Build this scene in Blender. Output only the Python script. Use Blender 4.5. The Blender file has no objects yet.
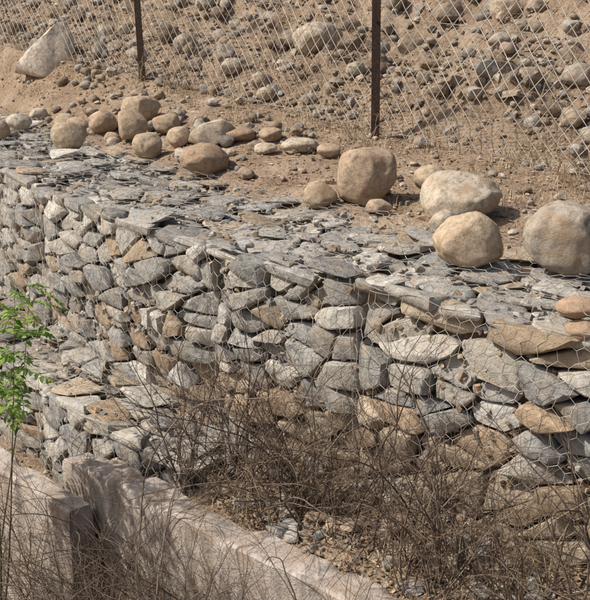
import bpy, bmesh, math, random
import numpy as np
from mathutils import Vector, noise, Matrix, Euler
random.seed(11); rng=np.random.default_rng(7)
scene=bpy.context.scene
scene.view_settings.view_transform='Standard'; scene.view_settings.look='None'; scene.view_settings.exposure=0

# ---------------------------------------------------------------- frame of the wall
O=np.array([.326,5.19]); E=np.array([.709,-.705]); N=np.array([.705,.709])
def off(s):
    a=np.clip(s,-7.0,3.2); v=.03*(a+.9)**2
    return v+.06*(a+.9)*(s-a)
def W(s,d):                       # wall-relative (d behind the face)
    dd=d+off(s); return O[0]+s*E[0]+dd*N[0], O[1]+s*E[1]+dd*N[1]
def G(s,d):                       # straight frame
    return O[0]+s*E[0]+d*N[0], O[1]+s*E[1]+d*N[1]
def inv(x,y):
    rx=x-O[0]; ry=y-O[1]; return rx*E[0]+ry*E[1], rx*N[0]+ry*N[1]

def h2(ix,iy,seed):
    v=np.sin(ix*127.1+iy*311.7+seed*74.7)*43758.5453
    return v-np.floor(v)
def vn(x,y,seed=0):
    x=np.asarray(x,float); y=np.asarray(y,float)
    ix=np.floor(x); iy=np.floor(y); fx=x-ix; fy=y-iy
    fx=fx*fx*(3-2*fx); fy=fy*fy*(3-2*fy)
    a=h2(ix,iy,seed);b=h2(ix+1,iy,seed);c=h2(ix,iy+1,seed);d=h2(ix+1,iy+1,seed)
    return (a+(b-a)*fx+(c-a)*fy+(a-b-c+d)*fx*fy)*2-1
def fbm(x,y,o=4,seed=0):
    r=0;a=1.
    for i in range(o):
        r=r+a*vn(x,y,seed+i*3.3); x=x*2.03+5.1; y=y*2.03+1.7; a*=.5
    return r
def sstep(a,b,x):
    t=np.clip((x-a)/(b-a),0,1); return t*t*(3-2*t)
def dfence(s): return 2.93-.07*(s+2.32)
def dconc(s): return np.where(s<-1.37,-1.07,-.86+(s+1.55)*.0587)
def H(s,d):
    s=np.asarray(s,float); d=np.asarray(d,float)
    dp=d-off(s)
    df=dfence(s)
    zf=.25+.054*np.clip(-(s+2.32),-3,8)
    t=np.clip((d-(1.1+off(s)))/(np.maximum(df-1.1-off(s),.3)),0,1)
    back=-.05+.085*sstep(.98,1.25,dp)+t*(zf-.035)+.03*fbm(s*1.7,d*1.7,4,1)*sstep(0,.3,t)+.035*fbm(s*5,d*5,2,61)*(1-sstep(0,.4,t))
    sl=np.clip(d-df-.15,0,None)
    rise=.52*np.minimum(sl,12.)+.02*np.maximum(sl-12,0)*np.exp(-np.maximum(sl-12,0)/60)
    amp=sstep(0,.9,sl)
    back=back+rise+amp*(.19*fbm(s*1.1+3,d*1.7,4,9)+.11*np.abs(fbm(s*3.2,d*4,3,21))+.03*fbm(s*9,d*9,2,23))
    back=back+.012*fbm(s*9,d*9,3,5)
    k=sstep(-2.1,-.5,s)
    foot=-1.9+(k)*(.72)
    foot=foot+k*.16*np.clip(dp,-1,0)+.035*fbm(s*3,d*3,4,31)
    low=-2.62+.04*fbm(s*2,d*2,4,41)
    dc=dconc(s)
    m=1-sstep(dc-.05,dc+.02,d)
    # the retained side sits behind the concrete channel wall
    front=foot*(1-m)+low*m
    mid=np.where(dp<.35,front,-.3)
    return np.where(dp>.95,back,mid)
def Hxy(x,y):
    s,d=inv(x,y); return float(H(s,d))

# ---------------------------------------------------------------- mesh building
def mk(name,V,T,C=None,mat=None,parent=None,smooth=True,sharp=None):
    V=np.asarray(V,np.float32); T=np.asarray(T,np.int32)
    me=bpy.data.meshes.new(name)
    me.vertices.add(len(V)); me.vertices.foreach_set('co',V.ravel())
    k=T.shape[1]
    me.loops.add(T.size); me.loops.foreach_set('vertex_index',T.ravel())
    me.polygons.add(len(T)); me.polygons.foreach_set('loop_start',np.arange(0,T.size,k,dtype=np.int32))
    me.polygons.foreach_set('use_smooth',np.full(len(T),smooth))
    me.update(calc_edges=True); me.validate()
    if C is not None:
        a=me.color_attributes.new('Col','FLOAT_COLOR','POINT')
        C4=np.ones((len(V),4),np.float32); C4[:,:3]=C; a.data.foreach_set('color',C4.ravel())
    if sharp: me.set_sharp_from_angle(angle=math.radians(sharp))
    ob=bpy.data.objects.new(name,me); scene.collection.objects.link(ob)
    if mat: me.materials.append(mat)
    if parent: ob.parent=parent
    return ob
class Acc:
    def __init__(s): s.V=[];s.T=[];s.C=[];s.n=0
    def add(s,V,T,c):
        V=np.asarray(V,float); s.V.append(V); s.T.append(np.asarray(T)+s.n)
        c=np.asarray(c,float); s.C.append(np.broadcast_to(c,(len(V),3)).copy()); s.n+=len(V)
    def make(s,name,mat,parent=None,**k):
        return mk(name,np.concatenate(s.V),np.concatenate(s.T),np.concatenate(s.C),mat,parent,**k)
def empty(name,loc=(0,0,0)):
    e=bpy.data.objects.new(name,None); scene.collection.objects.link(e); return e
def tubes(P0,P1,R0,R1,sides=3):
    P0=np.asarray(P0,float);P1=np.asarray(P1,float)
    R0=np.broadcast_to(np.asarray(R0,float),(len(P0),));R1=np.broadcast_to(np.asarray(R1,float),(len(P0),))
    D=P1-P0; D/=np.linalg.norm(D,axis=1,keepdims=True)+1e-9
    ref=np.where(np.abs(D[:,2:3])>.9,np.array([[1.,0,0]]),np.array([[0,0,1.]]))
    U=np.cross(D,ref);U/=np.linalg.norm(U,axis=1,keepdims=True)+1e-9; Vv=np.cross(D,U)
    n=len(P0); k=sides; V=np.zeros((n,2*k,3))
    for i in range(k):
        a=2*math.pi*i/k; o=math.cos(a)*U+math.sin(a)*Vv
        V[:,i]=P0+o*R0[:,None]; V[:,k+i]=P1+o*R1[:,None]
    t=[]
    for i in range(k):
        j=(i+1)%k; t+= [[i,j,k+j],[i,k+j,k+i]]
    T=(np.arange(n)[:,None,None]*2*k+np.array(t)[None]).reshape(-1,3)
    return V.reshape(-1,3),T
def bm_arrays(bm):
    bm.verts.ensure_lookup_table(); bm.verts.index_update()
    V=np.array([v.co[:] for v in bm.verts]); T=np.array([[v.index for v in f.verts] for f in bm.faces])
    return V,T
def hull_rock(pts,cuts=2,amp=.01,freq=6.,smooth=1,sf=.5):
    bm=bmesh.new()
    for p in pts: bm.verts.new(p)
    r=bmesh.ops.convex_hull(bm,input=bm.verts)
    bad=[v for v in bm.verts if not v.link_faces]
    bmesh.ops.delete(bm,geom=bad,context='VERTS')
    bmesh.ops.triangulate(bm,faces=bm.faces)
    bmesh.ops.subdivide_edges(bm,edges=bm.edges,cuts=cuts,use_grid_fill=True)
    bmesh.ops.triangulate(bm,faces=bm.faces)
    for i in range(smooth): bmesh.ops.smooth_vert(bm,verts=bm.verts,factor=sf,use_axis_x=True,use_axis_y=True,use_axis_z=True)
    bm.normal_update()
    o=Vector((random.uniform(-50,50),random.uniform(-50,50),random.uniform(-50,50)))
    new=[]
    for v in bm.verts:
        p=v.co
        # chipped, stepped surface
        a=noise.noise(p*freq+o); st=math.floor(a*5)/5*.7+a*.4
        nn=st+.45*noise.noise(p*freq*2.3+o)+.3*noise.noise(p*freq*5+o)
        new.append(p+v.normal*nn*amp)
    for v,c in zip(bm.verts,new): v.co=c
    A=bm_arrays(bm); bm.free(); return A

# rock prototypes (unit size)
def ang_proto(cuts=1,flat=.6,n=16):
    pts=[]
    for i in range(n):
        v=Vector((random.gauss(0,1),random.gauss(0,1),random.gauss(0,1))).normalized()*random.uniform(.75,1)
        m=max(abs(v.x),abs(v.y),abs(v.z)); v=v*(.6+.4/m*.62)
        pts.append((v.x*.5,v.y*.5*.8,v.z*.5*flat))
    return hull_rock(pts,cuts,.03,3,1 if cuts>1 else 0)
def rnd_proto(sub=2):
    bm=bmesh.new(); bmesh.ops.create_icosphere(bm,subdivisions=sub,radius=.5)
    o=Vector((random.uniform(-50,50),)*3); sc=(1,random.uniform(.7,.95),random.uniform(.5,.8))
    for v in bm.verts:
        p=v.co.copy(); p*=1+.34*noise.noise(p*2.2+o)+.16*noise.noise(p*5+o)
        v.co=Vector((p.x*sc[0],p.y*sc[1],p.z*sc[2]))
    A=bm_arrays(bm); bm.free(); return A
ANG0=[ang_proto(0,random.uniform(.45,.9),random.randint(9,15)) for _ in range(14)]
ANG=[ang_proto(1,random.uniform(.45,.9),random.randint(10,16)) for _ in range(12)]
ANGH=[ang_proto(3,random.uniform(.5,.9),random.randint(12,18)) for _ in range(8)]
RND=[rnd_proto(2) for _ in range(10)]
RNDH=[rnd_proto(3) for _ in range(8)]
def rotm(): return np.array(Euler((random.uniform(0,6.28),random.uniform(0,6.28),random.uniform(0,6.28))).to_matrix())
def rotz(t=.4): return np.array((Matrix.Rotation(random.uniform(0,6.28),3,'Z')@Matrix.Rotation(random.uniform(-t,t),3,'X')).to_4x4().to_3x3())

# ---------------------------------------------------------------- materials
def base_mat(name):
    m=bpy.data.materials.new(name); m.use_nodes=True; nt=m.node_tree; nt.nodes.clear()
    out=nt.nodes.new('ShaderNodeOutputMaterial'); b=nt.nodes.new('ShaderNodeBsdfPrincipled')
    nt.links.new(b.outputs[0],out.inputs[0]); return m,nt,b
def NZ(nt,scale,detail=6,rough=.6,vec=None,dist=0):
    n=nt.nodes.new('ShaderNodeTexNoise'); n.inputs['Scale'].default_value=scale; n.inputs['Detail'].default_value=detail
    n.inputs['Roughness'].default_value=rough; n.inputs['Distortion'].default_value=dist
    if vec is None:
        g=nt.nodes.get('geo') or nt.nodes.new('ShaderNodeNewGeometry'); g.name='geo'; vec=g.outputs['Position']
    nt.links.new(vec,n.inputs['Vector']); return n.outputs['Fac']
def RAMP(nt,fac,stops):
    r=nt.nodes.new('ShaderNodeValToRGB'); el=r.color_ramp.elements
    while len(el)<len(stops): el.new(.5)
    for e,(p,c) in zip(el,stops):
        e.position=p; e.color=(c,c,c,1) if isinstance(c,(int,float)) else (*c,1)
    nt.links.new(fac,r.inputs[0]); return r.outputs[0]
def MIX(nt,a,b,fac,mode='MIX'):
    m=nt.nodes.new('ShaderNodeMix'); m.data_type='RGBA'; m.blend_type=mode
    for k,v in ((0,fac),(6,a),(7,b)):
        if isinstance(v,(int,float)): m.inputs[k].default_value=v
        elif isinstance(v,tuple): m.inputs[k].default_value=(*v,1)
        else: nt.links.new(v,m.inputs[k])
    return m.outputs[2]
def BUMP(nt,h,strength,dist,nrm=None):
    b=nt.nodes.new('ShaderNodeBump'); b.inputs['Strength'].default_value=strength; b.inputs['Distance'].default_value=dist
    nt.links.new(h,b.inputs['Height'])
    if nrm: nt.links.new(nrm,b.inputs['Normal'])
    return b.outputs[0]
def COL(nt):
    a=nt.nodes.new('ShaderNodeAttribute'); a.attribute_name='Col'; return a.outputs['Color']

def stone_mat(name,stain=(.30,.19,.10),stain_amt=.6,bump=.012,lo=.6,hi=1.35,fs=18,big_s=6):
    m,nt,b=base_mat(name)
    c=COL(nt)
    big=NZ(nt,big_s,3,.65,dist=.8); fine=NZ(nt,fs,6,.76)
    c=MIX(nt,c,RAMP(nt,fine,[(.32,lo),(.5,1.),(.68,hi)]),1.,'MULTIPLY')
    st=RAMP(nt,big,[(.50,0.),(.66,stain_amt)])
    c=MIX(nt,c,stain,st)
    dk=RAMP(nt,big,[(.30,.62),(.42,1.)]); c=MIX(nt,c,dk,1.,'MULTIPLY')
    nt.links.new(c,b.inputs['Base Color']); b.inputs['Roughness'].default_value=.88
    b.inputs['Specular IOR Level'].default_value=.2
    nt.links.new(BUMP(nt,fine,1.,bump*2.2),b.inputs['Normal']); return m
M_gab=stone_mat('gabion_stone',(.41,.315,.215),.55)
M_rub=stone_mat('rubble_stone',(.36,.27,.185),.5)
M_boul=stone_mat('river_boulder',(.34,.24,.15),.65,.006,.5,1.25,24,7)
def dirt():
    m,nt,b=base_mat('dry_dirt')
    c=RAMP(nt,NZ(nt,1.3,4,.65,dist=.4),[(.3,(.25,.178,.12)),(.5,(.34,.252,.178)),(.7,(.42,.335,.25))])
    n=NZ(nt,30,4,.75)
    c=MIX(nt,c,RAMP(nt,n,[(.3,.5),(.5,1.),(.75,1.35)]),1.,'MULTIPLY')
    nt.links.new(c,b.inputs['Base Color']); b.inputs['Roughness'].default_value=.95; b.inputs['Specular IOR Level'].default_value=.15
    nt.links.new(BUMP(nt,n,1.,.035),b.inputs['Normal']); return m
M_dirt=dirt()
def concrete():
    m,nt,b=base_mat('weathered_concrete')
    c=RAMP(nt,NZ(nt,2.5,5,.65,dist=.5),[(.3,(.36,.30,.26)),(.5,(.49,.43,.38)),(.7,(.61,.555,.50))])
    mp=nt.nodes.new('ShaderNodeMapping'); mp.inputs['Scale'].default_value=(7,7,.7)
    g=nt.nodes['geo']; nt.links.new(g.outputs['Position'],mp.inputs['Vector'])
    c=MIX(nt,c,RAMP(nt,NZ(nt,1.6,4,.6,mp.outputs[0]),[(.35,.45),(.55,1.),(.8,1.08)]),.9,'MULTIPLY')
    f=NZ(nt,50,4,.75)
    c=MIX(nt,c,RAMP(nt,f,[(.3,.5),(.42,1.),(.7,1.),(.8,1.15)]),1.,'MULTIPLY')
    c=MIX(nt,c,(.36,.26,.18),RAMP(nt,NZ(nt,6,4,.6),[(.48,0.),(.68,.6)]))
    nt.links.new(c,b.inputs['Base Color']); b.inputs['Roughness'].default_value=.9
    nt.links.new(BUMP(nt,f,.9,.014),b.inputs['Normal']); return m
M_conc=concrete()
def simple(name,rough=.7,metal=0.,nscale=30,var=(.7,1.2),transl=0,bump=.0):
    m,nt,b=base_mat(name); c=MIX(nt,COL(nt),RAMP(nt,NZ(nt,nscale,1),[(.3,var[0]),(.7,var[1])]),1.,'MULTIPLY')
    nt.links.new(c,b.inputs['Base Color']); b.inputs['Roughness'].default_value=rough; b.inputs['Metallic'].default_value=metal
    b.inputs['Specular IOR Level'].default_value=.3
    if bump: nt.links.new(BUMP(nt,NZ(nt,nscale*2,5),.6,bump),b.inputs['Normal'])
    if transl:
        t=nt.nodes.new('ShaderNodeBsdfTranslucent'); nt.links.new(c,t.inputs[0]); ms=nt.nodes.new('ShaderNodeMixShader'); ms.inputs[0].default_value=transl
        nt.links.new(b.outputs[0],ms.inputs[1]); nt.links.new(t.outputs[0],ms.inputs[2]); nt.links.new(ms.outputs[0],nt.nodes['Material Output'].inputs[0])
    return m
M_wire=simple('galvanised_wire',.5,.2,12,(.6,1.1)); M_rust=simple('rusted_steel',.85,.2,40,(.6,1.3),bump=.002)
M_twig=simple('dry_twig',.85); M_straw=simple('dry_straw',.8); M_leaf=simple('green_leaf',.55,transl=.35,nscale=12)
M_bark=simple('green_stem',.7)

# ---------------------------------------------------------------- terrain
def axis(a,b,step,lo,hi,g=1.25):
    c=list(np.arange(a,b,step)); st=step; x=a; L=[]
    while x>lo: st*=g; x-=st; L.append(x)
    R=[]; st=step; x=c[-1]
    while x<hi: st*=g; x+=st; R.append(x)
    return np.array(L[::-1]+c+R)
S=axis(-15,5,.045,-500,500); D=axis(-2,8,.045,-500,500)
SS,DD=np.meshgrid(S,D,indexing='ij'); Z=H(SS,DD); X,Y=G(SS,DD)
V=np.stack([X,Y,Z],-1).reshape(-1,3); nx,ny=len(S),len(D)
idx=np.arange(nx*ny).reshape(nx,ny)
Q=np.stack([idx[:-1,:-1],idx[1:,:-1],idx[1:,1:],idx[:-1,1:]],-1).reshape(-1,4)
mk('ground',V,Q,None,M_dirt)

# ---------------------------------------------------------------- stone colours
GREY=[(.44,.42,.38),(.37,.355,.33),(.50,.475,.43),(.30,.295,.28),(.43,.40,.35),(.56,.53,.48),(.38,.375,.36),(.46,.45,.42),(.40,.40,.39)]
TAN=[(.45,.36,.26),(.39,.305,.22),(.49,.41,.31),(.41,.305,.21),(.35,.27,.195),(.46,.375,.28)]
def pick(pt): 
    c=random.choice(TAN if random.random()<pt else GREY); k=random.uniform(.70,1.15); return tuple(x*k for x in c)

def vor(x0,x1,y0,y1,w,h,jit=.42,drop=.1):
    sites=[]; ny_=max(1,round((y1-y0)/h)); hh=(y1-y0)/ny_
    for j in range(ny_):
        x=x0+random.uniform(.1,.6)*w
        while x<x1:
            if random.random()>drop: sites.append((x+random.uniform(-.1,.1)*w,y0+(j+.5+random.uniform(-jit,jit))*hh))
            x+=w*random.uniform(.6,1.45)
    cells=[]
    for i,(sx,sy) in enumerate(sites):
        poly=[(x0,y0),(x1,y0),(x1,y1),(x0,y1)]
        for j,(tx,ty) in enumerate(sites):
            if i==j or abs(tx-sx)>3.2*w or abs(ty-sy)>3.5*h: continue
            # weighted metric
            ax=(tx-sx)/w**2; ay=(ty-sy)/h**2; c=(tx*tx-sx*sx)/(2*w*w)+(ty*ty-sy*sy)/(2*h*h)
            res=[]
            for k in range(len(poly)):
                p=poly[k];q=poly[(k+1)%len(poly)]
                dp=ax*p[0]+ay*p[1]-c; dq=ax*q[0]+ay*q[1]-c
                if dp<=0: res.append(p)
                if dp*dq<0:
                    t=dp/(dp-dq); res.append((p[0]+t*(q[0]-p[0]),p[1]+t*(q[1]-p[1])))
            poly=res
            if len(poly)<3: break
        if len(poly)>=3: cells.append(poly)
    return cells
def cell_stone(poly,depth,prot,gap=.012,front=(.5,.85),tl=.3):
    P=np.array(poly); c=P.mean(0); L=np.linalg.norm(P-c,axis=1,keepdims=True)
    a=random.gauss(0,.07); R=np.array([[math.cos(a),-math.sin(a)],[math.sin(a),math.cos(a)]])
    Pm=c+((P-c)*(1-gap/np.maximum(L,.03)))@R.T
    tilt=np.array([random.uniform(-tl,tl),random.uniform(-tl*1.3,tl*.8)])
    pts=[]
    q0=prot
    for p in Pm:
        r=random.uniform(.92,1.04); pm=c+(p-c)*r
        pts.append((pm[0],pm[1],-.02+random.uniform(-.03,.02)+q0*.7))
        f=random.uniform(*front); pf=c+(p-c)*f
        pts.append((pf[0],pf[1],q0+random.uniform(-.02,.012)+float((pf-c)@tilt)))
        pb=c+(p-c)*random.uniform(.6,.9); pts.append((pb[0],pb[1],-depth))
    return pts

# ---------------------------------------------------------------- hexagonal wire
def hexwire(u0,u1,v0,v1,fn,w=.085,h=.115,r=.0016,seed=0):
    P0=[];P1=[]
    nj=int((v1-v0)/(h*.75))+1; ni=int((u1-u0)/w)+1
    for j in range(nj):
        for i in range(ni):
            cx=u0+(i+.5*(j%2))*w; cy=v0+j*.75*h
            for a,b in (((0,h/2),(w/2,h/4)),((w/2,h/4),(w/2,-h/4)),((-w/2,h/4),(0,h/2))):
                p=(cx+a[0],cy+a[1]);q=(cx+b[0],cy+b[1])
                if min(p[0],q[0])<u0 or max(p[0],q[0])>u1 or min(p[1],q[1])<v0 or max(p[1],q[1])>v1: continue
                P0.append(p);P1.append(q)
    P0=np.array(P0);P1=np.array(P1)
    def warp(P):
        a=P[:,0]+.03*vn(P[:,0]*5,P[:,1]*5,seed)+.04*vn(P[:,0]*1.5,P[:,1]*1.5,seed+2)
        b=P[:,1]+.03*vn(P[:,0]*5+9,P[:,1]*5,seed+4)+.04*vn(P[:,0]*1.5,P[:,1]*1.5,seed+5)
        return fn(a,b,.5+.5*vn(P[:,0]*7,P[:,1]*7,seed+7))
    return tubes(warp(P0),warp(P1),r,r)

def gabion(boxes,dpos,z0,z1,depth,tanfn,seed,cw=.235,ch=.122):
    par=empty('gabion_wall')
    acc=Acc(); wires=Acc(); fill=Acc()
    def bulge(s,z,a,b):
        e=np.minimum(s-a,b-s)
        return .045*sstep(0,.16,e)-.035+.05*np.sin(np.pi*np.clip((z-z0)/(z1-z0),0,1))*sstep(0,.4,e)+.035*vn(s*2.1,z*2.6,seed)
    for bi,(a,b) in enumerate(boxes):
        dz=random.uniform(-.015,.02)
        # face
        cells=vor(a-.01,b+.01,z0,z1,cw,ch,.6,.2)
        for poly in cells:
            P=np.array(poly)
            if np.ptp(P[:,0])<.04 or np.ptp(P[:,1])<.03: continue
            if np.ptp(P[:,0])>.56: P=P.mean(0)+(P-P.mean(0))*np.array([.75,1]); poly=[tuple(p) for p in P]
            pts=cell_stone(poly,.16,random.uniform(-.055,.045),.009,(.62,1.))
            pts=[(p[0],max(z0-.03,min(z1+.02,p[1])),p[2]) for p in pts]
            Vv,T=hull_rock(pts,3,.011,8,1,.42)
            s=Vv[:,0];z=Vv[:,1];q=Vv[:,2]+bulge(s,z,a,b)
            x,y=W(s,dpos-q)
            c=pick(tanfn(P[:,0].mean(),P[:,1].mean()))
            acc.add(np.stack([x,y,z+dz],-1),T,c)
        # top slabs (two layers)
        for layer in range(2):
            cells=vor(a-.01,b+.01,-.05,depth,.30,.21,.45,.15 if layer==0 else .45)
            for poly in cells:
                P=np.array(poly)
                if np.ptp(P[:,0])<.05 or np.ptp(P[:,1])<.05: continue
                if layer and random.random()<.4: continue
                c0=P.mean(0); P=c0+np.clip(P-c0,-.26,.26)*(1 if layer==0 else .8)
                P=[tuple(p) for p in P]
                pts=cell_stone(P,.07 if layer==0 else .03,(random.uniform(-.015,.03) if layer==0 else random.uniform(.0,.02)),.006,(.75,.98),.1)
                pts=[(p[0],p[1],p[2]*.8) for p in pts]
                Vv,T=hull_rock(pts,2,.009,8,1,.3)
                ti=random.uniform(-.13,.13);tj=random.uniform(-.13,.13)
                lift=.0 if layer==0 else random.uniform(.035,.06)
                z=z1+Vv[:,2]-.005+lift+(Vv[:,0]-c0[0])*ti+(Vv[:,1]-c0[1])*tj
                x,y=W(Vv[:,0],dpos+Vv[:,1]); acc.add(np.stack([x,y,z+dz],-1),T,pick(.14))
        # filler
        for k in range(int((b-a)*(z1-z0)*190)):
            s=random.uniform(a,b);z=random.uniform(z0,z1-.03); sz=random.uniform(.03,.10)
            pv,pt=random.choice(ANG0); vv=(pv@rotm().T)*sz
            q=bulge(s,z,a,b)-random.uniform(.02,.06)
            x,y=W(s,dpos-q); acc.add(vv+np.array([x,y,z]),pt,pick(tanfn(s,z)+.1))
        for k in range(int((b-a)*depth*60)):
            s=random.uniform(a,b);d=random.uniform(0,depth); sz=random.uniform(.025,.1)
            pv,pt=random.choice(ANG0); vv=(pv@rotz(.3).T)*sz
            x,y=W(s,dpos+d); acc.add(vv+np.array([x,y,z1+.035]),pt,pick(.35))
        # wire
        f=lambda s,z,n,a=a,b=b: np.stack([*W(s,dpos-(bulge(s,z,a,b)+.032+.045*n)),z],-1)
        Vv,T=hexwire(a+.01,b-.01,z0,z1+.03,f,seed=seed+bi); wires.add(Vv,T,(.56,.54,.50))
        f=lambda s,d,n: np.stack([*W(s,dpos+d),z1+.06+.05*n],-1)
        Vv,T=hexwire(a+.01,b-.01,-.04,depth,f,seed=seed+bi+20); wires.add(Vv,T,(.56,.54,.50))
        def path(pts,r):
            p=np.array(pts); Vv,T=tubes(p[:-1],p[1:],r,r,4); wires.add(Vv,T,(.34,.32,.29))
        for e in (a+.012,b-.012):
            zz=np.linspace(z0,z1+.04,16); x,y=W(np.full(16,e)+.015*vn(zz*5,zz,seed+e),dpos-.03+.02*vn(zz*5,zz*0,seed+bi))
            path(np.stack([x,y,zz],-1),.0018)
            dd=np.linspace(-.03,depth,14); x,y=W(np.full(14,e)+.01*vn(dd*4,dd,e),dpos+dd); path(np.stack([x,y,z1+.055+.015*vn(dd*6,dd,bi)],-1),.002)
        ss=np.linspace(a+.01,b-.01,40)
        x,y=W(ss,dpos-.055-bulge(ss,z1,a,b)*.7); path(np.stack([x,y,z1+.02+.03*vn(ss*5,ss*0,seed)],-1),.002)
    acc.make('packed_stones',M_gab,par,sharp=32)
    wires.make('wire_basket',M_wire,par)
    a=boxes[0][0];b=boxes[-1][1]; ss=np.linspace(a,b,80); Vc=[];
    prof=[(.085,z0-.4),(.085,z1-.07),(depth-.02,z1-.07),(depth-.02,z0-.4)]
    for s in ss:
        for d,z in prof:
            x,y=W(s,dpos+d); Vc.append((x,y,z))
    T=[]
    for i in range(79):
        for k in range(3):
            p=i*4+k; T+= [[p,p+4,p+5],[p,p+5,p+1]]
    for base in (0,79*4): T+= [[base,base+1,base+2],[base,base+2,base+3]]
    mk('soil_core',Vc,T,None,M_dirt,par,smooth=False)
    return par
def tan_up(s,z):
    t=.10+.8*max(0,(-z-.35))*(.2+max(0,min(1,(s+2.2)/2.2)))
    if s>.1: t+=.16
    return min(t,.8)
gabion([(-7.2,-5.4),(-5.4,-3.62),(-3.6,-1.2),(-1.2,0.),(0.,1.75),(1.75,3.6)],0.,-1.22,0.,1.22,tan_up,3)
gabion([(-7.2,-4.6),(-4.6,-2.6),(-2.6,-.75)],-.55,-1.95,-1.2,.62,lambda s,z:.12,60)

# ---------------------------------------------------------------- concrete channel walls
def conc(s0,d0,s1,d1,th,zt,zb,seed):
    n=max(2,int(abs(s1-s0)/.03)); prof=[]
    hgt=zt-zb; m=int(hgt/.05)
    be=.014
    for k in range(m+1): prof.append((0,zb+(hgt-be)*k/m))
    for k in range(1,6): prof.append((be+(th-2*be)*(k-1)/4,zt))
    for k in range(m+1): prof.append((th,zt-be-(hgt-be)*k/m))
    Vc=[];K=len(prof)
    for i in range(n+1):
        t=i/n; s=s0+(s1-s0)*t; d=d0+(d1-d0)*t
        for q,z in prof:
            w=.008*float(fbm(s*2+q,z*3,4,seed)); ch=.05*max(0,float(vn(s*6,q*5,seed+3))-.2) if z>zt-.03 else 0
            lip=.004 if int((z-zb)/.6)%2 else 0
            x,y=G(s,d+q+(w+lip+ch*.6 if q<th/2 else -w-ch*.6)); Vc.append((x,y,z-ch+ .010*float(fbm(s*4,q*4,3,seed+1))*(z>zt-.03)))
    T=[]
    for i in range(n):
        for k in range(K-1):
            p=i*K+k; T.append([p,p+1,p+K+1]);T.append([p,p+K+1,p+K])
    V=np.array(Vc)
    for b in (0,n*K):
        for k in range(K//2):
            a1,a2,b1,b2=b+k,b+k+1,b+K-1-k,b+K-2-k
            if a2<=b2: T.append([a1,a2,b1]); 
            if a2<b2: T.append([a2,b2,b1])
    return mk('concrete_wall',V,T,None,M_conc,sharp=40)
conc(-6.5,-1.16,-1.19,-1.16,.17,-1.41,-2.8,1)
conc(-1.55,-.955,4.5,-.60,.22,-1.25,-2.8,2)

# ---------------------------------------------------------------- scattered rubble
def put(acc,s,d,sz,protos,col,sink=.25,tilt=.5,flat=1.):
    pv,pt=random.choice(protos); x,y=G(s,d); z=float(H(s,d))
    vv=((pv*np.array([1,1,flat]))@rotz(tilt).T)*sz
    acc.add(vv+np.array([x,y,z+(-vv[:,2].min())*(1-sink*2)]),pt,col)
BR=[(.38,.30,.23),(.43,.36,.285),(.32,.255,.195),(.48,.42,.35),(.41,.38,.34),(.28,.21,.155),(.44,.355,.27),(.37,.34,.305)]
def bc(): 
    c=random.choice(BR);k=random.uniform(.65,1.2);return tuple(v*k for v in c)
acc=Acc()
for i in range(11500):
    s=random.uniform(-14.5,3.2); d=float(dfence(s))+.1+random.random()**1.1*3.6
    if vn(s*.9,d*1.4,55)<-.35 and random.random()<.6: continue
    sz=min(.3,.036*math.exp(random.gauss(.35,.62))); put(acc,s,d,sz,(RND if sz>.07 else RND[:4]) if random.random()<.35 and sz>.05 else ANG0,bc(),.2)
for i in range(430):
    s=random.uniform(-14.5,2.5); d=float(dfence(s))+.3+random.random()*3.4
    put(acc,s,d,random.uniform(.12,.32),RNDH if random.random()<.4 else ANGH,bc(),.22)
acc.make('hillside_rubble',M_rub,sharp=40)
acc=Acc()
for i in range(4200):
    s=random.uniform(-12,3.5); d=float(off(s))+1.0+random.random()*2.0
    if vn(s*.8,d*1.3,77)<-.1 and random.random()<.6: continue
    sz=.02*math.exp(random.gauss(.35,.55))
    put(acc,s,d,sz,RND if sz>.045 and random.random()<.6 else ANG0,bc(),.2)
for i in range(100):
    s=random.uniform(-7.5,-2.4); d=float(off(s))+1.0+random.random()*1.7
    put(acc,s,d,random.uniform(.07,.16),RNDH,bc(),.12)
acc.make('path_gravel',M_rub,sharp=40)
acc=Acc()
for i in range(1900):
    s=random.uniform(-4.5,3.5); d=float(dconc(s))+.15+random.random()*(float(off(s))-float(dconc(s))-.15)
    put(acc,s,d,.028*math.exp(random.gauss(.3,.65)),ANG0,bc() if random.random()<.7 else pick(.2),.2)
for i in range(60):
    s=random.uniform(-.9,3.); d=float(dconc(s))+.2+random.random()*(float(off(s))-float(dconc(s))-.2)
    put(acc,s,d,random.uniform(.1,.24),ANGH,pick(.4),.2,flat=.7)
acc.make('foot_rubble',M_rub,sharp=35)
acc=Acc()
for i in range(700):
    s=random.uniform(-5,3.); d=-1.3-random.random()*1.4
    put(acc,s,d,.03*math.exp(random.gauss(.3,.6)),ANG0,bc(),.2)
acc.make('channel_gravel',M_rub,sharp=40)

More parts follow.
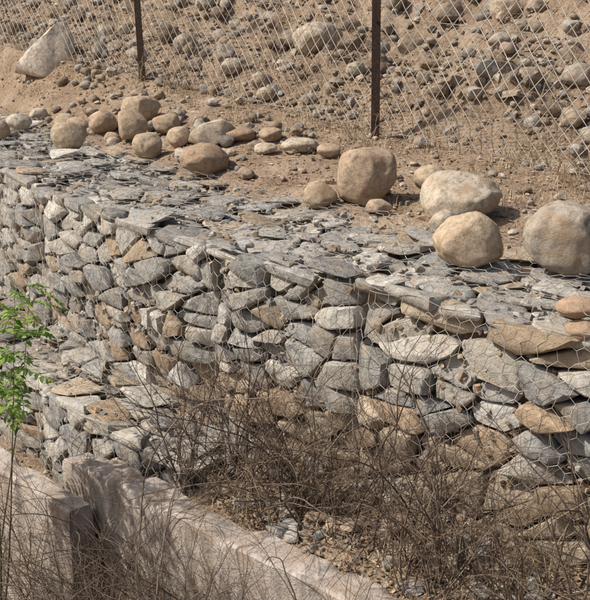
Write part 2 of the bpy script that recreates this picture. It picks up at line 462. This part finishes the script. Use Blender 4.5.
# ---------------------------------------------------------------- boulders
def boulder(x,y,w,h,dep=None,rot=0,col=(.42,.32,.21),ang=.0,zoff=0.,lean=0.):
    bm=bmesh.new(); bmesh.ops.create_icosphere(bm,subdivisions=5 if w>.35 else (4 if w>.15 else 3),radius=1)
    o=Vector((random.uniform(-50,50),random.uniform(-50,50),random.uniform(-50,50)))
    pl=[(Vector((random.gauss(0,1),random.gauss(0,1),random.gauss(0,1))).normalized(),random.uniform(.68,.88)) for _ in range(11)]
    for v in bm.verts:
        p=v.co.copy(); r=1+.2*noise.noise(p*1.1+o)+.07*noise.noise(p*2.6+o)+.022*noise.noise(p*6+o)+.012*noise.noise(p*14+o)
        g=noise.noise(p*9+o); r-=.02*max(0,g-.25)
        p*=r
        for nn,dk in pl:
            t=p.dot(nn)-dk
            if t>0: p-=nn*t*.6
        v.co=p
    V,T=bm_arrays(bm); bm.free()
    V=V-(V.max(0)+V.min(0))/2; V/=(V.max(0)-V.min(0))
    V=V@np.array(Euler((lean,random.uniform(-.1,.1),0)).to_matrix()).T
    V=V/(V.max(0)-V.min(0))*np.array([w,dep or w*random.uniform(.8,1.),h])
    if rot: 
        R=np.array(Matrix.Rotation(rot,3,'Y')); V=V@R.T
    s,d=inv(x,y); dp=d-float(off(s))
    z=.05 if dp<1.15 else Hxy(x,y)
    V=V+np.array([0,0,-V[:,2].min()-h*.06])
    ob=mk('boulder',V,T,np.broadcast_to(np.array(col)*random.uniform(.93,1.07),(len(V),3)),M_boul)
    ob.location=(x,y,z+zoff); return ob
t1=(.45,.36,.26);t2=(.42,.325,.235);t3=(.48,.415,.33);t4=(.33,.24,.17);t5=(.40,.35,.29)
B=[(.49,7.0,.42,.47,t2,.45),(.18,7.0,.25,.23,t2,0),(.57,6.68,.19,.11,t2,0),(1.10,6.5,.54,.34,t3,0),(.98,5.42,.40,.34,t1,.3),
(.93,6.1,.18,.17,t3,0),(1.0,7.2,.28,.2,t1,0),(1.46,5.27,.45,.41,t5,.15),(-.74,8.13,.41,.27,t4,0),
(-2.1,9.28,.32,.28,t1,0),(-2.19,10.2,.27,.2,t2,0),(-2.42,10.55,.23,.21,t1,0),(-1.91,10.0,.29,.25,t2,0),(-1.56,10.2,.41,.28,t1,0),
(-1.53,9.5,.28,.3,t2,0),(-1.31,8.85,.27,.25,t1,0),(-1.23,9.6,.27,.2,t2,0),(-1.06,9.15,.23,.2,t1,0),(-.5,9.0,.28,.13,t4,0),(-.22,8.85,.21,.13,t2,0),
(.04,8.5,.32,.13,t3,0),(-2.87,10.45,.27,.2,t3,0),(-2.93,9.95,.22,.21,t2,0),(-2.9,11.4,.22,.13,t3,0),(-.25,8.5,.2,.1,t3,0),(.28,8.3,.2,.13,t2,0),(-1.75,9.6,.16,.12,t2,0)]
for x,y,w,h,c,r in B: boulder(x,y,w,h,rot=r,col=c)
def rock(name,pts,x,y,z,col,amp=.02):
    V,T=hull_rock(pts,4,amp,4,1,.5); 
    ob=mk(name,V,T,np.broadcast_to(np.array(col),(len(V),3)),M_boul,sharp=35); ob.location=(x,y,z); return ob
rock('boulder',[(-.24,0,0),(-.2,-.15,.1),(-.06,-.16,.2),(.1,-.14,.23),(.22,-.05,.14),(.25,.1,.02),(.1,-.2,.02),(-.1,-.2,0),(.05,.16,.2),(-.15,.15,.12),(0,.2,0)],-.74,9.05,.16,t3)
boulder(1.34,4.5,.22,.10,col=(.40,.28,.2),zoff=.01); boulder(1.36,4.42,.19,.09,col=(.38,.27,.19),zoff=-.07)
boulder(.24,10.85,.54,.36,col=t3)
rock('slope_rock',[(-.46,-.1,-.1),(-.40,-.2,.04),(.16,-.1,.56),(.26,-.02,.58),(.36,-.05,.42),(.34,-.2,-.1),(.05,-.28,-.15),(-.1,-.2,.28),(.0,.3,.4),(.3,.35,.1),(-.3,.3,-.1)],-3.2,13.3,Hxy(-3.2,13.3)-.02,(.60,.54,.46),.03)
for x,y,w in ((-.7,11.2,.24),(-1.9,12.4,.26),(.9,10.4,.26),(.6,10.1,.2),(-.3,10.4,.2),(1.9,9.6,.22),(2.5,9.0,.3),(-1.3,12.2,.3)):
    boulder(x,y,w,w*.75,col=random.choice([t1,t3,t5]))

# ---------------------------------------------------------------- chain link fence
fen=empty('chain_link_fence'); wa=Acc()
p=.066;hh=.076; P0=[];P1=[]
s0,s1=-16.,5.0; ni=int((s1-s0)/p); nj=28
def fpt(s,j):
    s=np.asarray(s,float); j=np.asarray(j,float)
    zb=.25+.054*np.clip(-(s+2.32),-3,8)
    z=zb+.03+j*hh+.014*vn(s*1.3,j*.2,4); d=dfence(s)+.05*vn(s*.9,j*.15,8)
    x,y=G(s+.014*vn(s*2,j*.3,2),d); return np.stack([x,y,z],-1)
I0=[];J0=[];I1=[];J1=[]
for j in range(nj):
    for i in range(1,ni-1):
        if (i+j)%2==0:
            for q in (-1,1): I0.append(i);J0.append(j);I1.append(i+q);J1.append(j+1)
I0,J0,I1,J1=map(np.array,(I0,J0,I1,J1))
wv=.006*((I1-I0)); A=fpt(s0+I0*p,J0);Bp=fpt(s0+I1*p,J1); A[:,:2]+=N*wv[:,None]; Bp[:,:2]+=N*wv[:,None]
Vv,T=tubes(A,Bp,.0036,.0036,4); wa.add(Vv,T,(.56,.52,.46))
ss=np.linspace(s0,s1,160)
for j in (0.3,13,nj-.2):
    a=fpt(ss,np.full(160,j)); Vv,T=tubes(a[:-1],a[1:],.003,.003); wa.add(Vv,T,(.4,.36,.31))
wa.make('wire_netting',M_wire,fen)
def post(s,w=.075,th=.009,hgt=2.25):
    d=float(dfence(s))-.03; x,y=G(s,d); zb=float(H(s,d))-.3
    L=[(0,0),(w,0),(w,th),(th,th),(th,w),(0,w)]
    bm=bmesh.new(); a=[];b=[]
    for px,py in L:
        a.append(bm.verts.new((px-w/2,py-w/2,0))); b.append(bm.verts.new((px-w/2,py-w/2,hgt+.3)))
    for i in range(6): bm.faces.new((a[i],a[(i+1)%6],b[(i+1)%6],b[i]))
    bm.faces.new(b); bm.faces.new(a[::-1])
    for zz in (.45,1.3,2.2):
        r=bmesh.ops.create_cone(bm,segments=8,radius1=.012,radius2=.012,depth=.02,cap_ends=True,matrix=Matrix.Translation((0,-w/2-.006,zz))@Matrix.Rotation(math.pi/2,4,'X'))
    me=bpy.data.meshes.new('steel_angle_post'); bm.to_mesh(me); bm.free(); me.materials.append(M_rust)
    ca=me.color_attributes.new('Col','FLOAT_COLOR','POINT'); ca.data.foreach_set('color',np.tile([.055,.035,.028,1.],len(me.vertices)))
    ob=bpy.data.objects.new('steel_angle_post',me); scene.collection.objects.link(ob); ob.parent=fen
    ob.location=(x,y,zb); ob.rotation_euler=(random.uniform(-.015,.015),random.uniform(-.03,-.01),-.15)
for s in (-2.33,-6.05,-12.6,-16,1.4,5.0): post(s)

# ---------------------------------------------------------------- dry vegetation
def twig_plant(acc,x,y,z,hgt,stems,spread,cols,r=.004,gens=2,droop=.25,bend=None,pb=.55):
    P0=[];P1=[];R0=[];R1=[]
    def grow(p,dirv,L,r,g):
        n=max(3,int(L/.06)); st=L/n; d=dirv.copy(); wob=np.array([random.gauss(0,1) for _ in range(3)])*.5
        for i in range(n):
            d=d+np.array([random.gauss(0,.10),random.gauss(0,.10),random.gauss(0,.07)-droop*st*(1+2*i/n)])+wob*st*.6
            if bend is not None: d=d+bend*st
            d/=np.linalg.norm(d); q=p+d*st; ra=r*(1-.75*i/n);rb=r*(1-.75*(i+1)/n)
            P0.append(p);P1.append(q);R0.append(ra);R1.append(rb); p=q
            if g>0 and i>0 and random.random()<pb:
                dd=d+np.array([random.gauss(0,.6),random.gauss(0,.6),random.gauss(.1,.4)]); dd/=np.linalg.norm(dd)
                grow(q,dd,L*(1-i/n)*random.uniform(.3,.75)+.04,rb*.65,g-1)
    for k in range(stems):
        a=random.uniform(0,6.28); sp=random.uniform(.1,1)*spread
        d=np.array([math.cos(a)*sp,math.sin(a)*sp,1.]); d/=np.linalg.norm(d)
        grow(np.array([x+random.gauss(0,.03),y+random.gauss(0,.03),z-.02]),d,hgt*random.uniform(.6,1.15),r*random.uniform(.6,1.2),gens)
    V,T=tubes(P0,P1,np.maximum(R0,.0013),np.maximum(R1,.0012)); acc.add(V,T,random.choice(cols))
DK=[(.15,.11,.085),(.19,.145,.11),(.11,.08,.065),(.25,.195,.145)]
LT=[(.42,.33,.22),(.36,.27,.17),(.48,.40,.28)]
def shrubs(name,spots,mat=M_twig,cols=None,**k):
    for (s,dp,hgt,st,spread) in spots:
        a=Acc(); d=max(dp+float(off(s)),-9); x,y=G(s,d); z=float(H(s,d))
        twig_plant(a,x,y,z,hgt,st,spread,cols or DK+DK+LT,**k); a.make(name,mat)
sp=[]
for i in range(38): sp.append((random.uniform(-.9,2.3),-random.uniform(.2,.72),random.uniform(.3,.6),random.randint(3,6),random.uniform(.5,1.2)))
shrubs('dry_shrub',sp,r=.0045,pb=.45)
sp=[(random.uniform(-.8,2.0),-random.uniform(.3,.65),random.uniform(.75,1.35),random.randint(3,5),random.uniform(.5,1.2)) for i in range(32)]
shrubs('dry_shrub',sp,r=.0068,cols=DK,pb=.33,droop=.3)
# shrubs growing from the channel floor in front of the concrete
sp=[(random.uniform(-1.6,1.0),-random.uniform(1.2,1.7),random.uniform(1.8,2.7),random.randint(3,6),random.uniform(.2,.7)) for i in range(20)]
sp+=[(random.uniform(-.5,1.1),-random.uniform(1.1,1.45),random.uniform(1.6,2.3),random.randint(5,8),random.uniform(.3,.8)) for i in range(18)]
shrubs('dry_shrub',sp,r=.0078,droop=.55,pb=.4,cols=DK)
a=Acc()
for s,dp,hgt in ((.75,-.42,1.4),(.35,-.3,.7),(-.55,-.35,.95),(1.2,-.3,.9),(-.2,-.4,.85),(.95,-.35,.8),(-.9,-.5,.9),(.1,-.4,1.),(1.5,-.2,1.),(1.35,-.3,.7)):
    d=dp+float(off(s)); x,y=G(s,d); twig_plant(a,x,y,float(H(s,d)),hgt,1,.15,DK[:3],r=.008,gens=1,droop=.02,pb=.3)
a.make('dry_stalk',M_twig)
for i in range(90):
    s=random.uniform(-11,2.5); d=float(dfence(s))+random.uniform(-.35,2.2); x,y=G(s,d); a=Acc()
    twig_plant(a,x,y,float(H(s,d)),random.uniform(.2,.5),random.randint(4,9),1.,LT+DK[:2],r=.0032); a.make('dry_shrub',M_twig)
def grass(name,pts,cols,mat=M_straw):
    V=[];T=[];C=[];n=0
    for (x,y,z,L,lean) in pts:
        a=random.uniform(0,6.28); dx,dy=math.cos(a)*lean,math.sin(a)*lean; w=random.uniform(.0012,.003)
        ax,ay=-math.sin(a)*w,math.cos(a)*w; u=math.sqrt(max(.05,1-min(.95,lean*.7)**2))
        q=[(x-ax,y-ay,z),(x+ax,y+ay,z),(x+dx*L*.35-ax*.8,y+dy*L*.35-ay*.8,z+L*.55*u),(x+dx*L*.35+ax*.8,y+dy*L*.35+ay*.8,z+L*.55*u),(x+dx*L,y+dy*L,z+L*(.9-.5*lean)*u)]
        V+=q; T+=[[n,n+1,n+3],[n,n+3,n+2],[n+2,n+3,n+4]]; c=random.choice(cols); C+=[c]*5; n+=5
    mk(name,V,T,np.array(C),mat)
SC=[(.42,.33,.21),(.34,.255,.165),(.48,.395,.28),(.28,.20,.135),(.36,.26,.165)]
pts=[]
def tuft(s,d,n,L,r=.05):
    for k in range(n):
        ss=s+random.gauss(0,r);dd=d+random.gauss(0,r); x,y=G(ss,dd); pts.append((x,y,float(H(ss,dd)),L*random.uniform(.4,1.2),random.uniform(.2,1.3)))
for i in range(420):
    s=random.uniform(-11,3); d=float(dfence(s))+random.gauss(0.,.34); tuft(s,d,random.randint(8,22),random.uniform(.06,.2),random.uniform(.03,.12))
for i in range(110):
    s=random.uniform(-2.0,2.); d=random.uniform(1.35,2.9)+float(off(s)); tuft(s,d,random.randint(4,14),random.uniform(.04,.12),random.uniform(.02,.14))
for i in range(220):
    s=random.uniform(-11,2); d=float(dfence(s))+random.uniform(.4,3); tuft(s,d,random.randint(6,14),random.uniform(.08,.22))
grass('dry_grass',pts,SC)
pts=[]
for i in range(120):
    s=random.uniform(-1.,2.6); tuft(s,float(off(s))-random.uniform(.05,.72),random.randint(6,14),random.uniform(.05,.18),.08)
grass('dry_grass',pts,SC)
V=[];T=[];C=[];n=0
def litter(s,d,sz,lift=.01):
    global n
    x,y=G(s,d); z=float(H(s,d))+lift; R=rotz(.5); L=sz;w=sz*random.uniform(.15,.45)
    q=np.array([(-L,0,0),(0,-w,.3*w),(L,0,0),(0,w,.4*w)])@R.T+np.array([x,y,z]); V.extend(q.tolist()); T.extend([[n,n+1,n+2],[n,n+2,n+3]]); c=random.choice(SC+[(.25,.15,.09)]*3); C.extend([c]*4); n+=4
for i in range(5000):
    s=random.uniform(-2,3); litter(s,float(off(s))-random.random()*.72,random.uniform(.008,.028),random.uniform(.005,.04))
for i in range(8500):
    s=random.uniform(-9,3); litter(s,float(off(s))+1.2+random.random()*3.0,random.uniform(.008,.035))
mk('leaf_litter',V,T,np.array(C),M_straw)

# ---------------------------------------------------------------- green plant at the left
gp=empty('green_shrub'); st=Acc(); V=[];T=[];C=[];n=0
GC=[(.17,.30,.05),(.24,.39,.07),(.12,.22,.04),(.32,.44,.10)]
random.seed(5)
def leaf(p,dirv,L):
    global n
    d=dirv/np.linalg.norm(dirv); side=np.cross(d,[random.gauss(0,.4),random.gauss(0,.4),1]); side/=np.linalg.norm(side); up=np.cross(side,d)
    w=L*.26
    q=[p,p+d*L*.35+side*w+up*w*.3,p+d*L*.35,p+d*L*.35-side*w+up*w*.3,p+d*L*.75+side*w*.6+up*w*.1-up*L*.06,p+d*L*.75-up*L*.08,p+d*L*.75-side*w*.6+up*w*.1-up*L*.06,p+d*L-up*L*.15]
    V.extend([list(a) for a in q]); T.extend([[n+0,n+1,n+2],[n,n+2,n+3],[n+1,n+4,n+5],[n+1,n+5,n+2],[n+2,n+5,n+6],[n+2,n+6,n+3],[n+4,n+7,n+5],[n+5,n+7,n+6]])
    c=random.choice(GC); C.extend([c]*8); n+=8
root=np.array([-1.86,5.05,-2.62]); P0=[];P1=[];R0=[];R1=[]
for k in range(9):
    p=root+np.array([random.gauss(0,.05),random.gauss(0,.05),0]); L=random.uniform(2.3,2.75); m=26
    d=np.array([-.12+.25*k/8,random.uniform(-.1,.1),1.])
    for i in range(m):
        d=d+np.array([random.gauss(0,.02),random.gauss(0,.02),0]); d/=np.linalg.norm(d); q=p+d*L/m; r=.008*(1-.85*i/m)
        P0.append(p);P1.append(q);R0.append(r);R1.append(r*.95); p=q
        if i>18:
            for b in range(2):
                a=random.uniform(0,6.28); bd=np.array([math.cos(a),math.sin(a),random.uniform(-.3,.4)]); bp=p.copy(); bl=random.uniform(.10,.22)
                for j in range(6):
                    bd=bd+np.array([0,0,-.12]); bd/=np.linalg.norm(bd); bq=bp+bd*bl/6; P0.append(bp);P1.append(bq);R0.append(.002);R1.append(.0017); bp=bq
                    for sgn in (-1,1):
                        sd=np.cross(bd,[0,0,1])*sgn; leaf(bp,bd*.5+sd+np.array([0,0,random.gauss(0,.25)]),random.uniform(.035,.06))
                leaf(bp,bd,.045)
Vt,Tt=tubes(P0,P1,R0,R1,5); st.add(Vt,Tt,(.14,.13,.06)); st.make('stems',M_bark,gp)
mk('leaves',V,T,np.array(C),M_leaf,gp)

# ---------------------------------------------------------------- light, sky, camera
to=Vector((-.80,-.12,.90)).normalized(); el=math.asin(to.z); az=math.atan2(to.x,to.y)
w=bpy.data.worlds.new('World'); scene.world=w; w.use_nodes=True; nt=w.node_tree
bg=nt.nodes['Background']; sky=nt.nodes.new('ShaderNodeTexSky'); sky.sky_type='NISHITA'; sky.sun_disc=False
sky.sun_elevation=el; sky.sun_rotation=az; sky.dust_density=5.; nt.links.new(sky.outputs[0],bg.inputs[0]); bg.inputs[1].default_value=.10
L=bpy.data.lights.new('sun','SUN'); L.energy=4.8; L.angle=math.radians(.9); L.color=(1.,.93,.83)
lo=bpy.data.objects.new('sun',L); scene.collection.objects.link(lo); lo.rotation_euler=(-to).to_track_quat('-Z','Y').to_euler(); lo.location=(-5,0,8)
cam=bpy.data.cameras.new('camera'); co=bpy.data.objects.new('camera',cam); scene.collection.objects.link(co)
cam.sensor_fit='HORIZONTAL'; cam.sensor_width=36; cam.lens=61.0; cam.clip_end=2000; cam.clip_start=.05
co.location=(0,0,1.6); co.rotation_euler=(math.radians(90-18),0,0); scene.camera=co
print('tris',sum(len(o.data.polygons) for o in scene.objects if o.type=='MESH'))
